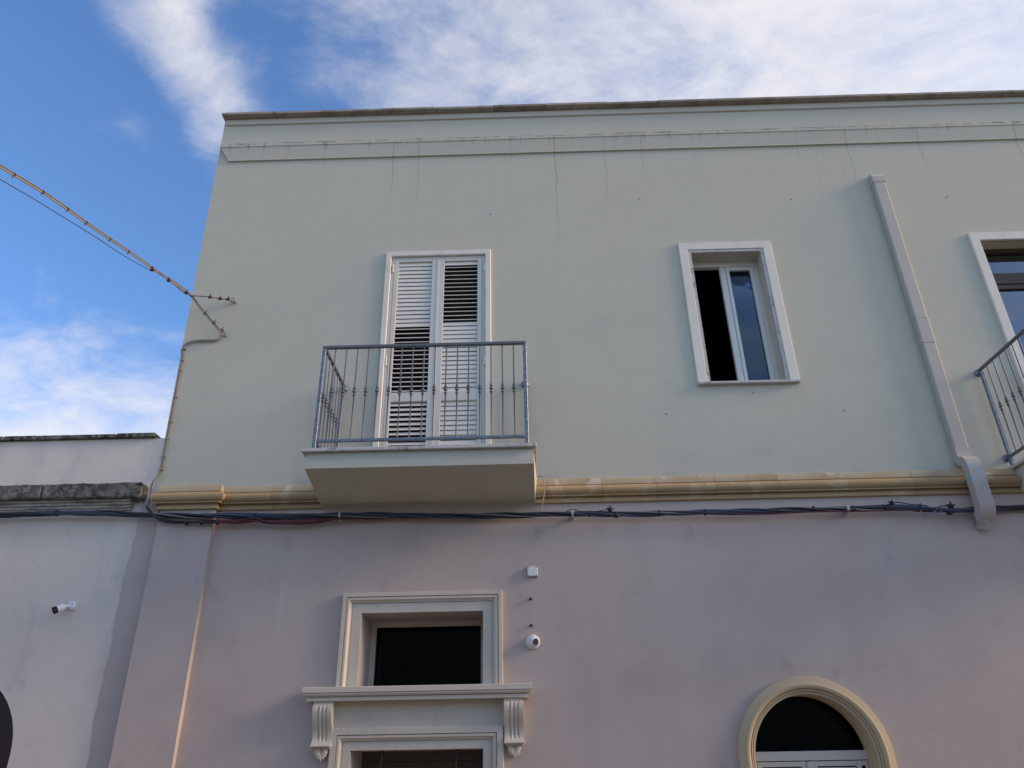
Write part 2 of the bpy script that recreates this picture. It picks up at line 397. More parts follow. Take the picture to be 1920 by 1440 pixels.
# ------------------------------------------------------------------ the house
house = thing('house', 'tall plastered house with grey green upper storey above a mauve ground floor', 'house', (2.5, 0, GZ))
HX1, HB = 11.0, 9.0
ZT = 10.13
win = (2.224, 3.143, 5.655, 7.545)
bdoor = (-1.655, -.435, 4.50, 7.60)
rdo = (5.965, 7.25, 4.50, 7.60)
xl_up = lambda z: -4.155 - (z-4.71)*.0178
upw = wall(-4.15, HX1, 4.34, ZT, 0, .30, [win, bdoor, rdo], xl=xl_up, zextra=[5, 6, 7, 8, 9])
upw.quad((-4.15, 0.0, 4.34), (-4.23, 0, ZT), (-4.23, HB, ZT), (-4.15, HB, 4.34))
upw.quad((HX1, 0, 4.34), (HX1, 0, ZT), (HX1, HB, ZT), (HX1, HB, 4.34)).quad((-4.15, HB, 4.34), (HX1, HB, 4.34), (HX1, HB, ZT), (-4.23, HB, ZT))
upw.build('upper_wall', 'upper_plaster', house)
def wav(z): return -4.262 + .022*math.sin(z*1.3+.6) + .010*math.sin(z*5.1) + .006*math.sin(z*13.7+1) + .004*math.sin(z*29)
lw2 = (-1.71, -.455, 2.30, 3.066)
ldo = (-1.722, -.453, GZ, 1.788)
ARC = (2.685, .572, 1.645, GZ, 0)
lo = wall(-4.26, HX1, GZ, 4.34, 0, .34, [lw2, ldo, ARC], xl=wav, zextra=[GZ+.1*i for i in range(1, 47)])
lo.quad((-4.1, 0.3, GZ), (-4.1, .3, 4.34), (-4.1, HB, 4.34), (-4.1, HB, GZ)).quad((HX1, 0, GZ), (HX1, 0, 4.34), (HX1, HB, 4.34), (HX1, HB, GZ)).quad((-4.1, HB, GZ), (HX1, HB, GZ), (HX1, HB, 4.34), (-4.1, HB, 4.34))
lo.build('lower_wall', 'lower_plaster', house)
MB().box(-4.15, HX1-.05, .05, HB-.05, 9.75, 9.85).build('roof', 'roof_felt', house)
# rooms behind the openings, their unlit darkness put into a near-black surface colour
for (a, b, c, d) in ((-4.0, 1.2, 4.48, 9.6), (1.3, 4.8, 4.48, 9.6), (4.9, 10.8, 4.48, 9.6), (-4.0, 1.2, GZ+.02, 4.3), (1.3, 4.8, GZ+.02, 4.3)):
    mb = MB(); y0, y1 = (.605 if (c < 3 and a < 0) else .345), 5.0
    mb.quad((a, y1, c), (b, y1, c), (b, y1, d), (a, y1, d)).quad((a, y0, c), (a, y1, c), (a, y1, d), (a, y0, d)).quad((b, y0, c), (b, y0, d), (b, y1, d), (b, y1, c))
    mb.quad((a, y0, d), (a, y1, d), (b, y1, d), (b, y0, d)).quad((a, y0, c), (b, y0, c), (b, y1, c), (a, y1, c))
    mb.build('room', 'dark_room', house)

# pilaster
PY = -.07
plx0, plx1 = -4.005, -3.40
mb = MB()
mb.quad((plx0, PY, GZ), (plx1, PY, GZ), (plx1, PY, 4.30), (plx0, PY, 4.30)).quad((plx1, PY, GZ), (plx1, 0, GZ), (plx1, 0, 4.30), (plx1, PY, 4.30)).quad((plx0, PY, GZ), (plx0, PY, 4.30), (plx0, 0, 4.30), (plx0, 0, GZ))
mb.build('pilaster', 'lower_plaster', house)

# string course of moulded stone blocks
def zf(py, y): return U(1030, py, y)[1]
zA, zB, zC, zD, zE, zF = zf(898, -.05), zf(910.5, -.05), zf(928, -.075), zf(931, -.06), zf(936, -.045), zf(942.5, -.035)
prof = [(-.02, zA), (.045, zA), (.05, zA-.006), (.05, zB+.006), (.040, zB), (.040, zB-.008)]
for k in range(9):
    an = math.pi*(.5 - k/8*.92); rr = (zB-.008-zC)/2
    prof.append((.045+math.cos(an)*.058, zB-.008-rr+math.sin(an)*rr))
prof += [(.064, zC+.002), (.064, zD), (.020, zD+.001), (.020, zE+.004), (.034, zE), (.034, zF), (-.02, zF)]
sc = MB().sweep([(-.5, 0), (-.4, 0)], [(o, z) for o, z in prof], lambda x, y, z: (x, y, z))  # template only
def string_block(xa, xb, parent):
    g = .0016
    mb = MB().sweep([(xb-g, 0), (xa+g, 0)], prof, lambda x, y, z: (x, y, z)); return mb.build('stone_block', 'tuff_stone', parent, smooth=40)
# piece around the pilaster, mitred round it
MBp = MB().sweep([(plx1, .0), (plx1, PY), (plx0, PY), (plx0, .02)], prof, lambda x, y, z: (x, y, z))
scourse = MBp.build('string_course', 'tuff_stone', house, smooth=40)
jx = [plx1+.02]
for px in (519, 640, 770, 900, 1025, 1127, 1227, 1337, 1455, 1583, 1706, 1830): jx.append(U(px, 900)[0])
while jx[-1] < HX1-1: jx.append(jx[-1]+.72)
for a, b in zip(jx, jx[1:]): string_block(a, b, scourse)

# parapet ledge under the top and its thin fillets
zL0, zL1 = 9.335, 9.632
lp = [(-.02, zL1), (.056, zL1), (.060, zL1-.004), (.060, zL1-.062), (.050, zL1-.066), (.024, zL0+.020), (.028, zL0+.016), (.028, zL0), (-.02, zL0)]
mb = MB(); n = len(lp); vs = [(HX1, -o, z) for o, z in lp] + [(-4.215 + (zL1-.06-z)*.62 if z < zL1-.06 else -4.215, -o, z) for o, z in lp]
mb.add(vs, [(k, (k+1) % n, n+(k+1) % n, n+k) for k in range(n)] + [tuple(range(n)), tuple(range(n, 2*n))[::-1]]).build('parapet_ledge', 'upper_plaster', house)
MB().sweep([(HX1, 0), (-4.222, 0)], [(-.03, 10.035), (.022, 10.035), (.03, 10.045), (.03, 10.13), (-.03, 10.13)], XY).build('coping_band', 'coping_band', house)
mb = MB()
cop = bpy.data.objects.new('coping', None)
x = -4.262; k = 0
cparent = None
while x < HX1:
    ln = random.uniform(.72, .98); dy = random.uniform(-.005, .006); dz = random.uniform(-.003, .004)
    b_ = MB().box(x+.001, x+ln-.001, -.125+dy, .25, 10.134+dz, 10.178+dz, .006)
    o = b_.build('coping', 'coping_stone', house); x += ln
    o.name = 'coping_slab'

# ---------------------------------------------------------------- upper window
wd = MB()
def rect_path(x0, x1, z0, z1): return [(x0, z0), (x0, z1), (x1, z1), (x1, z0)]
winp = MB().sweep(rect_path(win[0], win[1], win[2]-.02, win[3]), [(.026, -.02), (.026, .028), (.03, .033), (.134, .033), (.141, .024), (.141, -.02)], XZ).build('window', 'white_trim', house, label='narrow upper window with its left sash standing open')
MB().sweep(rect_path(win[0], win[1], win[2]-.02, win[3]), [(-.012, -.06), (-.012, .022), (.024, .022), (.024, -.06)], XZ).build('lining', 'marble', winp)
MB().box(2.086, 3.278, -.062, .29, 5.605, 5.635, .004).build('sill', 'marble', winp)
yF = .24
fx0, fx1, fz1 = win[0], win[1], win[3]-.005
xm0 = U(1348.5, 502, yF)[0]; xm1 = U(1359, 502, yF)[0]; xg0 = U(1366, 505, yF)[0]; xg1 = U(1405, 504, yF)[0]; xr1 = U(1412, 502, yF)[0]; xr2 = fx1+.0
ztop = U(1360, 501, yF)[1]
fr = MB().box(fx0-.01, fx1+.01, yF-.01, .30, ztop, fz1+.02).box(fx0-.02, fx0+.03, yF, .30, 5.64, ztop).box(xm0, xm1, yF, .30, 5.64, ztop, .004).box(xr1+.002, fx1+.02, yF, .30, 5.64, ztop)
fr.build('frame', 'white_pvc', winp)
sh = MB().box(xm1+.003, xg0, yF-.012, .285, 5.66, ztop-.004, .004).box(xg1, xr1, yF-.012, .285, 5.66, ztop-.004, .004)
zg1 = U(1385, 507, yF)[1]
sh.box(xg0-.004, xg1+.004, yF-.010, .285, zg1, ztop-.006, .004).box(xg0-.004, xg1+.004, yF-.010, .285, 5.66, 5.72, .004)
sash = sh.build('sash', 'white_pvc', winp)
MB().box(xg0-.005, xg1+.005, .262, .266, 5.70, zg1+.01).build('pane', 'glass', winp)

# ---------------------------------------------------------------- balcony door with louvred shutters
bd = MB().sweep(rect_path(-1.655, -.435, 4.50, 7.592), [(0, -.01), (0, .03), (.008, .036), (.066, .036), (.074, .028), (.074, -.01)], XZ).build('balcony_door', 'white_trim', house, label='tall louvred shutter door opening onto the balcony')
yS = .012
def sx(px, py): return U(px, py, yS)[0]
def sz(px, py): return U(px, py, yS)[1]
X0, X1, XM = -1.652, -.438, sx(822.5, 500)
ZT0, ZB0 = 7.588, 4.515
la, lb = sx(748.5, 495), sx(811, 495)
ra, rb = sx(834, 495), sx(895.5, 495)
zu1, zu0 = sz(820, 491), sz(815, 735.5); zl1, zl0 = sz(815, 752.5), sz(812, 833)-.02
zl0 = 4.56
MB().box(X0, X0+.035, 0, .06, ZB0, ZT0, .003).box(X1-.035, X1, 0, .06, ZB0, ZT0, .003).box(X0+.036, X1-.036, 0, .06, ZT0-.03, ZT0, .003).build('shutter_frame', 'shutter_paint', bd)
def leaf(a, b, s0, s1, name):
    mb = MB(); y0, y1 = -.006, .04; zt = ZT0-.034
    mb.box(a, s0, y0, y1, ZB0+.01, zt, .003).box(s1, b, y0, y1, ZB0+.01, zt, .003)
    for (p, q) in ((zu1, zt), (zl1, zu0), (ZB0+.01, zl0)): mb.box(s0+.0005, s1-.0005, y0+.001, y1-.001, p, q, .003)
    return mb.build('shutter_leaf', 'shutter_paint', bd)
leaf(X0+.038, XM-.002, la, lb, 'l'); leaf(XM+.002, X1-.038, ra, rb, 'r')
MB().box(XM-.016, XM+.010, -.012, -.0062, ZB0+.01, ZT0-.04, .002).build('cover_strip', 'shutter_paint', bd)
MB().box(la-.01, rb+.01, .16, .18, ZB0, ZT0).build('inner_door', 'dark_room', bd)  # shares the rooms' near-black, so darkness behind the slats is in its colour
def slat_mesh(wid):
    mb = MB(); t = .011; h = .064                       # slim aluminium blade, slightly lens shaped
    sec = [(-.5, 0), (-.42, .35), (-.15, .5), (.15, .5), (.42, .35), (.5, 0), (.42, -.35), (.15, -.5), (-.15, -.5), (-.42, -.35)]
    a = [(-wid/2, q*t, p*h) for p, q in sec]; b = [(wid/2, q*t, p*h) for p, q in sec]; n = len(sec)
    mb.add(a+b, [(k, (k+1) % n, n+(k+1) % n, n+k) for k in range(n)]+[tuple(range(n)), tuple(range(n, 2*n))[::-1]])
    return mb.mesh('slat', 30)
smL, smR = slat_mesh(lb-la-.006), slat_mesh(rb-ra-.006)
NU = 31; pu = (zu1-zu0)/NU; NL = max(9, round((zl1-zl0)/pu*.96)); pl = (zl1-zl0)/NL
CL, OP, HALF = R(-14), R(-58), R(-38)
for j, (me, a, b) in enumerate(((smL, la, lb), (smR, ra, rb))):
    for i in range(NU):
        z = zu1-(i+.5)*pu
        if j == 0: an = CL if i < 16 else OP
        else: an = OP if 1 <= i < 15 else CL
        piece('slat', me, 'slat_paint', bd, ((a+b)/2, .022, z), (an+random.uniform(-.03, .03), 0, random.uniform(-.001, .001)))
    for i in range(NL):
        piece('slat', me, 'slat_paint', bd, ((a+b)/2, .022, zl1-(i+.5)*pl), ((HALF if j == 0 else CL)+random.uniform(-.03, .03), 0, 0))
for (px, py) in ((737.5, 503), (908.5, 502), (723.5, 677), (908, 675)):
    hx, hz = U(px, py, -.02)
    MB().tube([(hx, -.018, hz-.06), (hx, -.018, hz+.06)], .010, 8).box(hx-.004, hx+.004, -.03, -.006, hz-.012, hz+.012).build('hinge', 'hinge_white', bd, smooth=40)

# ---------------------------------------------------------------- balconies and railings
def balcony(xa, xb, xaf, zb0, label, parent):
    F, zt = -.985, 4.462
    zfront = 4.300
    mb = MB()
    v = [(xa, 0.02, zb0), (xb+.004, .02, zb0), (xb-.010, F, zfront), (xaf, F, zfront), (xa, .02, zt), (xb+.034, .02, zt), (xb-.012, F, zt), (xaf, F, zt)]
    mb.add(v, [(0, 1, 2, 3), (4, 7, 6, 5), (3, 2, 6, 7), (0, 3, 7, 4), (1, 5, 6, 2)])
    return mb.build('balcony', 'upper_plaster', parent, label=label)
bal = balcony(-2.234, .113, -2.178, 4.196, 'plastered balcony slab under the louvred shutter door', house)
# marble top in three slabs
xs = [-2.222, -1.42, -.66, .135]
for a, b in zip(xs, xs[1:]): MB().box(a+.001, b-.001, -1.035, -.003, 4.464, 4.500, .004).build('marble_slab', 'marble', bal)
bar_prof = [(.0072, 0), (.0072, .47), (.011, .474), (.011, .482), (.008, .486), (.015, .494), (.0185, .502), (.015, .510), (.008, .516), (.008, .522),
            (.0185, .530), (.023, .540), (.0185, .550), (.008, .556), (.008, .560), (.015, .566), (.0185, .573), (.015, .581), (.008, .588), (.011, .592), (.011, .600), (.0072, .604), (.0072, 1.06)]
bar_me = MB().lathe(bar_prof, seg=8).mesh('baluster', 50)
def railing(xa, xb, nfront, nside, label, left_flange=True):
    yf = -.955; zt, zb = 5.70, 4.605; hw = .019
    rl = MB().box(xa-hw, xb+hw, yf-.02, yf+.02, zt-.016, zt+.016, .003).build('railing', 'iron_grey', house, label=label)
    MB().box(xa-hw+.003, xb+hw-.003, yf-.016, yf+.016, zb-.015, zb+.015, .003).build('bottom_rail', 'galvanised', rl)
    for x in (xa, xb):
        MB().box(x-.019, x+.019, yf-.0185, yf+.0185, 4.50, zt-.017, .003).build('post', 'galvanised', rl)
        MB().box(x-.017, x+.017, -.085, -.05, 4.50, zt-.03, .003).build('post', 'galvanised', rl)
        MB().box(x-.017, x+.017, yf+.021, -.012, zt-.0145, zt+.0145, .003).build('side_rail', 'iron_grey', rl)
        MB().box(x-.0145, x+.0145, yf+.020, -.012, zb-.014, zb+.014, .003).build('side_rail', 'iron_grey', rl)
        for z in (zt-.02, zb):
            MB().lathe([(.030, 0), (.046, .004), (.046, .012), (.030, .022), (.022, .03), (.022, .05)], (x, -.001, z), (0, -1, 0), 20).build('wall_flange', 'galvanised', rl, smooth=40)
        for i in range(nside):
            y = yf+(i+1)*(-.07-yf)/(nside+1)
            piece('baluster', bar_me, 'iron_grey', rl, (x, y, zb+.015))
    for i in range(nfront):
        piece('baluster', bar_me, 'iron_grey', rl, (xa+(i+1)*(xb-xa)/(nfront+1), yf, zb+.015))
    return rl
railing(-2.118, .040, 17, 6, 'steel balcony railing in front of the louvred shutters')
bal2 = balcony(5.415, 7.75, 5.42, 4.196, 'balcony slab beyond the drainpipe', house)
xs = [5.372, 6.17, 6.97, 7.78]
for a, b in zip(xs, xs[1:]): MB().box(a+.001, b-.001, -1.055, -.003, 4.464, 4.500, .004).build('marble_slab', 'marble', bal2)
railing(5.392, 7.72, 18, 6, 'steel balcony railing beyond the drainpipe')

# right-hand french door, brown frames
rd = MB().sweep(rect_path(rdo[0], rdo[1], 4.50, rdo[3]), [(0, -.01), (0, .034), (.006, .04), (.112, .04), (.12, .032), (.12, -.01)], XZ).build('french_door', 'white_trim', house, label='brown framed glazed door beyond the drainpipe')
yG = .17
zt1 = rdo[3]
ztr1 = U(1858, 513, yG)[1]; ztr0 = U(1862, 533, yG)[1]
MB().box(rdo[0]-.02, rdo[0]+.05, yG, .3, 4.5, zt1+.02, .004).box(rdo[1]-.05, rdo[1]+.02, yG, .3, 4.5, zt1+.02, .004).box(rdo[0]+.051, rdo[1]-.051, yG+.002, .3, zt1-.05, zt1+.02, .004).box(rdo[0]+.051, rdo[1]-.051, yG-.004, .3, ztr0, ztr1, .004).build('frame', 'brown_frame', rd)
MB().box(rdo[0]+.05, rdo[1]-.05, yG+.05, yG+.054, ztr1-.01, zt1-.04).build('pane', 'coated_glass', rd)
xc = (rdo[0]+rdo[1])/2
for (a, b) in ((rdo[0]+.052, xc-.002), (xc+.002, rdo[1]-.052)):
    MB().box(a, a+.07, yG+.004, .24, 4.52, ztr0-.004, .005).box(b-.07, b, yG+.004, .24, 4.52, ztr0-.004, .005).box(a+.0705, b-.0705, yG+.006, .24, ztr0-.074, ztr0-.005, .005).box(a+.0705, b-.0705, yG+.006, .24, 4.52, 4.75, .005).build('door_leaf', 'brown_frame', rd)
    MB().box(a+.06, b-.06, yG+.04, yG+.044, 4.74, ztr0-.06).build('pane', 'coated_glass', rd)

# ---------------------------------------------------------------- ground floor window, ledge, door surround
arch_prof = [(0, -.01), (0, .022), (.095, .022), (.095, .012), (.101, .012), (.101, .032), (.106, .032), (.112, .035), (.120, .045), (.124, .056), (.130, .060), (.150, .060), (.151, .040), (.158, .040), (.159, .064), (.196, .064), (.200, .058), (.200, -.01)]
w2 = MB().sweep(rect_path(lw2[0], lw2[1], 2.335, lw2[3]), arch_prof, XZ).build('transom_window', 'grey_trim', house, smooth=25, label='dark recessed window above the moulded ledge')
yW = .545
MB().box(lw2[0]-.02, lw2[0]+.055, yW, .60, 2.30, 3.08, .004).box(lw2[1]-.055, lw2[1]+.02, yW, .60, 2.3, 3.08, .004).box(lw2[0]+.056, lw2[1]-.056, yW+.001, .60, 3.015, 3.08, .004).box(lw2[0]+.056, lw2[1]-.056, yW+.001, .60, 2.30, 2.37, .004).build('frame', 'grey_trim', w2)
MB().box(lw2[0]+.05, lw2[1]-.05, .58, .584, 2.36, 3.02).build('pane', 'dark_glass', w2)
ix0, ix1 = lw2[0]+.06, lw2[1]-.06
MB().box(ix0, ix0+.05, .588, .603, 2.37, 3.01).box(ix1-.05, ix1, .588, .603, 2.37, 3.01).box(ix0+.051, ix1-.051, .589, .603, 2.95, 3.01).build('inner_sash', 'brown_frame', w2)
# ledge on corbels
lx0, lx1 = -2.008, -.160
lprof = [(-.005, 2.345), (.185, 2.345), (.19, 2.340), (.19, 2.294), (.170, 2.293), (.170, 2.289), (.184, 2.288), (.182, 2.276), (.172, 2.266), (.158, 2.260), (.140, 2.259), (.140, 2.253), (.152, 2.252), (.152, 2.222), (-.005, 2.222)]
ledge = MB().sweep([(lx1+.0, .0), (lx1, 0.0-.001), (lx0, -.001), (lx0, .0)][1:3], lprof, XY)
ledge = MB().sweep([(lx1, .05), (lx1, -.001), (lx0, -.001), (lx0, .05)], lprof, XY).build('ledge', 'grey_trim', house, smooth=25, label='moulded ledge carried on two scroll corbels above the doorway')
def corbel_mesh():
    # scroll profile: projection from the wall against height (0 top)
    pr = [(.130, 0), (.130, -.024), (.140, -.030), (.158, -.048), (.165, -.075), (.160, -.11), (.142, -.16), (.112, -.21), (.086, -.25), (.072, -.29), (.068, -.325), (.074, -.35), (.090, -.37), (.108, -.384)]
    W_ = .186; nu = 33; mb = MB(); vs = []; fs = []
    for i in range(nu):
        u = i/(nu-1); x = (u-.5)*W_
        gr = 0
        for c in (.30, .50, .70):
            gr = max(gr, max(0, 1-((u-c)/.075)**2))
        for j, (d, h) in enumerate(pr):
            fade = max(0, min(1, (j-2)/1.5))*max(0, min(1, (11.5-j)/1.5))
            vs.append((x, -(d-.016*gr*fade), h))
    n = len(pr)
    for i in range(nu-1):
        for j in range(n-1): fs.append((i*n+j, i*n+j+1, (i+1)*n+j+1, (i+1)*n+j))
    b = len(vs)
    for sgn, i in ((-1, 0), (1, nu-1)):
        bb = len(vs); vs += [(sgn*W_/2, .01, h) for d, h in pr]
        for j in range(n-1): fs.append((i*n+j, i*n+j+1, bb+j+1, bb+j))
    mb.add(vs, fs)
    mb.box(-.099, .099, -.116, .01, -.400, -.3845, .003).box(-.088, .088, -.082, .01, -.416, -.4005, .003)
    return mb.mesh('corbel', 28)
def leaf_mesh():
    mb = MB()
    for k in range(9):
        an = R(-76+19*k); L = (.070, .078, .088, .096, .108, .096, .088, .078, .070)[k]
        dx, dz = math.sin(an), -math.cos(an)
        pts = []; rad = []
        for t, q in ((0, .004), (.25, .009), (.55, .014), (.8, .0145), (.95, .009), (1.0, .002)):
            pts.append((dx*L*t*.92, -.040-.020*math.sin(t*2.4), dz*L*t)); rad.append(q)
        mb.tube(pts, rad, 8)
    v = [(-.070, -.026, .0), (.070, -.026, 0), (.064, -.022, -.030), (.038, -.02, -.070), (.0, -.018, -.098), (-.038, -.02, -.070), (-.064, -.022, -.030)]
    n = len(v)
    mb.add(v+[(x, .01, z) for x, y, z in v], [tuple(range(n)), tuple(range(n, 2*n))[::-1]]+[(k, (k+1) % n, n+(k+1) % n, n+k) for k in range(n)])
    return mb.mesh('acanthus_leaf', 40)
cm, lm = corbel_mesh(), leaf_mesh()
for cxp in (U(603.5, 1350, -.13)[0], U(963.5, 1350, -.13)[0]):
    c = piece('corbel', cm, 'grey_trim', ledge, (cxp, -.001, 2.2215))
    piece('acanthus_leaf', lm, 'grey_trim', ledge, (cxp, -.001, 1.805))
# frieze panel between the corbels
MB().box(-1.93, -.243, -.016, .01, 1.935, 2.2205).build('frieze', 'grey_trim', house)
dprof = [(0, -.01), (0, .022), (.075, .022), (.075, .012), (.081, .012), (.081, .032), (.086, .032), (.092, .034), (.098, .044), (.102, .054), (.108, .058), (.128, .058), (.129, .040), (.135, .040), (.136, .064), (.192, .064), (.196, .058), (.196, -.01)]
dr = MB().sweep(rect_path(ldo[0], ldo[1], GZ+.02, ldo[3]), dprof, XZ).build('entrance_door', 'grey_trim', house, smooth=25, label='recessed entrance doorway with moulded surround below the corbels')
yD = .55
dz1 = U(800, 1428, yD)[1]
MB().box(ldo[0]-.02, ldo[0]+.06, yD, .60, GZ, 1.80).box(ldo[1]-.06, ldo[1]+.02, yD, .60, GZ, 1.80).box(ldo[0]+.061, ldo[1]-.061, yD+.001, .60, dz1+.004, 1.80).build('frame', 'door_wood', dr)
xc = (ldo[0]+ldo[1])/2
for a, b in ((ldo[0]+.064, xc-.002), (xc+.002, ldo[1]-.064)):
    MB().box(a, a+.09, yD+.006, .595, GZ+.02, dz1).box(b-.09, b, yD+.006, .595, GZ+.02, dz1).box(a+.0905, b-.0905, yD+.007, .595, dz1-.09, dz1-.001).box(a+.0905, b-.0905, yD+.007, .595, GZ+.02, .3).box(a+.0905, b-.0905, yD+.016, .59, .3005, dz1-.0905).build('door_leaf', 'door_wood', dr)

# ---------------------------------------------------------------- arched door
N = 40
def arc_path(cx, r, zs, z0):
    return [(cx-r, z0), (cx-r, zs-.3)] + [(cx+r*math.cos(math.pi*(1-t/N)), zs+r*math.sin(math.pi*(1-t/N))) for t in range(N+1)] + [(cx+r, zs-.3), (cx+r, z0)]
aprof = [(0, -.01), (0, .030), (.014, .036), (.015, .022), (.020, .022), (.022, .044), (.034, .048), (.035, .032), (.040, .032), (.044, .054), (.056, .066), (.070, .073), (.084, .071), (.092, .062), (.098, .060), (.150, .044), (.156, .034), (.156, -.01)]
ad = MB().sweep(arc_path(ARC[0], ARC[1], ARC[2], GZ+.02), aprof, XZ).build('arched_door', 'arch_stone', house, smooth=35, label='arched doorway with moulded stone surround and dark fanlight')
yA = .20
cx, r_, zs = ARC[0], ARC[1], ARC[2]
zt_hi, zt_lo = U(1525, 1408, yA)[1], U(1525, 1426, yA)[1]
# stone reveal lining inside the arch
MB().sweep(arc_path(cx, r_-.002, zs, GZ+.02), [(0, -.33), (0, .028), (-.004, .028), (-.004, -.33)], XZ).build('reveal', 'arch_stone', ad, smooth=35)
MB().box(cx-r_, cx+r_, yA, yA+.06, zt_lo, zt_hi, .004).build('transom', 'shutter_paint', ad)
fan = [(cx+(r_+.01)*math.cos(math.pi*(1-t/N)), zs+(r_+.01)*math.sin(math.pi*(1-t/N))) for t in range(N+1)]
pts = [(p[0], yA+.03, p[1]) for p in fan if p[1] > zt_hi-.02] 
pts = [(cx-r_, yA+.03, zt_hi-.02)] + pts + [(cx+r_, yA+.03, zt_hi-.02)]
n = len(pts); MB().add(pts+[(x, y+.004, z) for x, y, z in pts], [tuple(range(n)), tuple(range(n, 2*n))[::-1]]+[(k, (k+1) % n, n+(k+1) % n, n+k) for k in range(n)]).build('fanlight_pane', 'dark_glass', ad)
dtop = zt_lo-.006
lw = r_-.012
for sgn in (-1, 1):
    def bx(mb, a, b, y0, y1, z0, z1, bev=.003):
        a, b = sorted((cx+sgn*a, cx+sgn*b)); return mb.box(a, b, y0, y1, z0, z1, bev)
    mb = MB(); y0, y1 = yA+.008, yA+.05
    bx(mb, lw-.02, lw, y0, y1, GZ+.02, dtop); bx(mb, .028, .075, y0, y1, GZ+.02, dtop); bx(mb, lw-.105, lw-.062, y0, y1, GZ+.02, dtop-.0)
    bx(mb, .0755, lw-.1055, y0+.001, y1, dtop-.045, dtop-.0005); bx(mb, .0755, lw-.1055, y0+.001, y1, GZ+.02, .5); bx(mb, lw-.0615, lw-.0205, y0+.001, y1, dtop-.045, dtop)
    lf = mb.build('door_leaf', 'shutter_paint', ad)
    mb = MB(); bx(mb, .085, lw-.115, y0+.012, y0+.03, .5, dtop-.055); mb.build('panel', 'white_pvc', lf)
    # thin curved ornament on the panel
    pc = cx+sgn*(.085+lw-.115)/2
    mb = MB()
    for q in (-1, 1):
        mb.tube([(pc+q*(.11-.10*math.sin(t*.35)), y0+.009, dtop-.065-.10*t*.25) for t in range(9)], .004, 6)
    mb.build('ornament', 'iron_grey', lf, smooth=60)
    mb = MB(); bx(mb, lw-.062, lw-.020, y0+.024, y0+.028, .4, dtop-.044, 0); mb.build('pane', 'dark_glass', lf)
MB().box(cx-.026, cx+.026, yA-.014, yA+.05, GZ+.02, dtop-.002, .004).build('cover_strip', 'shutter_paint', ad)

# ------------------------------------------------------------------ neighbouring house
NX0 = -13.0
nb = thing('neighbouring_house', 'low pale lilac plastered house with lichen blackened cornice', 'house', (-8.5, 0, GZ))
nw = wall(NX0, -4.12, GZ, 5.10, .004, .35, [(-5.81, .783, 1.80, GZ, 0), (-9.4, .783, 1.80, GZ, 0)])
nw.quad((NX0, .004, GZ), (NX0, .004, 5.10), (NX0, 8, 5.1), (NX0, 8, GZ)).quad((NX0, 8, GZ), (NX0, 8, 5.10), (-4.2, 8, 5.1), (-4.2, 8, GZ))
nw.build('wall', 'neighbour_plaster', nb)
MB().box(NX0+.05, -4.2, .1, 7.9, 4.7, 4.78).build('roof', 'roof_felt', nb)
for ax in (-5.81, -9.4):
    mb = MB().box(ax-.80, ax+.80, .24, .30, GZ, 2.7); mb.build('door', 'brown_frame', nb)
x = -4.262
while x > NX0:
    ln = random.uniform(.35, .62); d = random.uniform(-.008, .008)
    MB().box(x-ln+.003, x-.003, -.045+d, .25, 5.102, 5.152+random.uniform(-.006, .004), .008).build('coping_stone', 'lichen_stone', nb); x -= ln
def rough_slab(x0, x1, y0, y1, z0, z1, amp=.006):
    bm = bmesh.new(); bmesh.ops.create_cube(bm, size=1)
    for q in bm.verts: q.co = Vector(((x0+x1)/2+q.co.x*(x1-x0), (y0+y1)/2+q.co.y*(y1-y0), (z0+z1)/2+q.co.z*(z1-z0)))
    bmesh.ops.bevel(bm, geom=bm.edges[:], offset=.012, segments=2, affect='EDGES')
    ed = [e for e in bm.edges if abs(e.verts[0].co.x-e.verts[1].co.x) > .2]
    bmesh.ops.subdivide_edges(bm, edges=ed, cuts=12, use_grid_fill=True)
    for q in bm.verts: q.co += Vector((random.uniform(-1, 1), random.uniform(-1, 1), random.uniform(-1, 1)))*amp
    mb = MB(); bm.verts.index_update(); mb.add([q.co[:] for q in bm.verts], [[q.index for q in f.verts] for f in bm.faces]); bm.free(); return mb
zc1, zc0 = U(100, 908, -.15)[1], U(100, 935, -.16)[1]
x = U(268, 905, -.15)[0]
while x > NX0:
    ln = random.uniform(.9, 1.3)
    rough_slab(x-ln+.003, x-.003, -.16, .05, zc0, zc1).build('cornice_slab', 'lichen_stone', nb, smooth=50); x -= ln
zm = zc0
mprof = [(-.01, zm-.002), (.11, zm-.002), (.11, zm-.02), (.075, zm-.028), (.080, zm-.05), (.055, zm-.058), (.058, zm-.08), (.035, zm-.088), (.035, zm-.105), (-.01, zm-.105)]
MB().sweep([(-4.36, .004), (NX0, .004)], mprof, XY).build('cornice_moulding', 'dirty_plaster', nb)

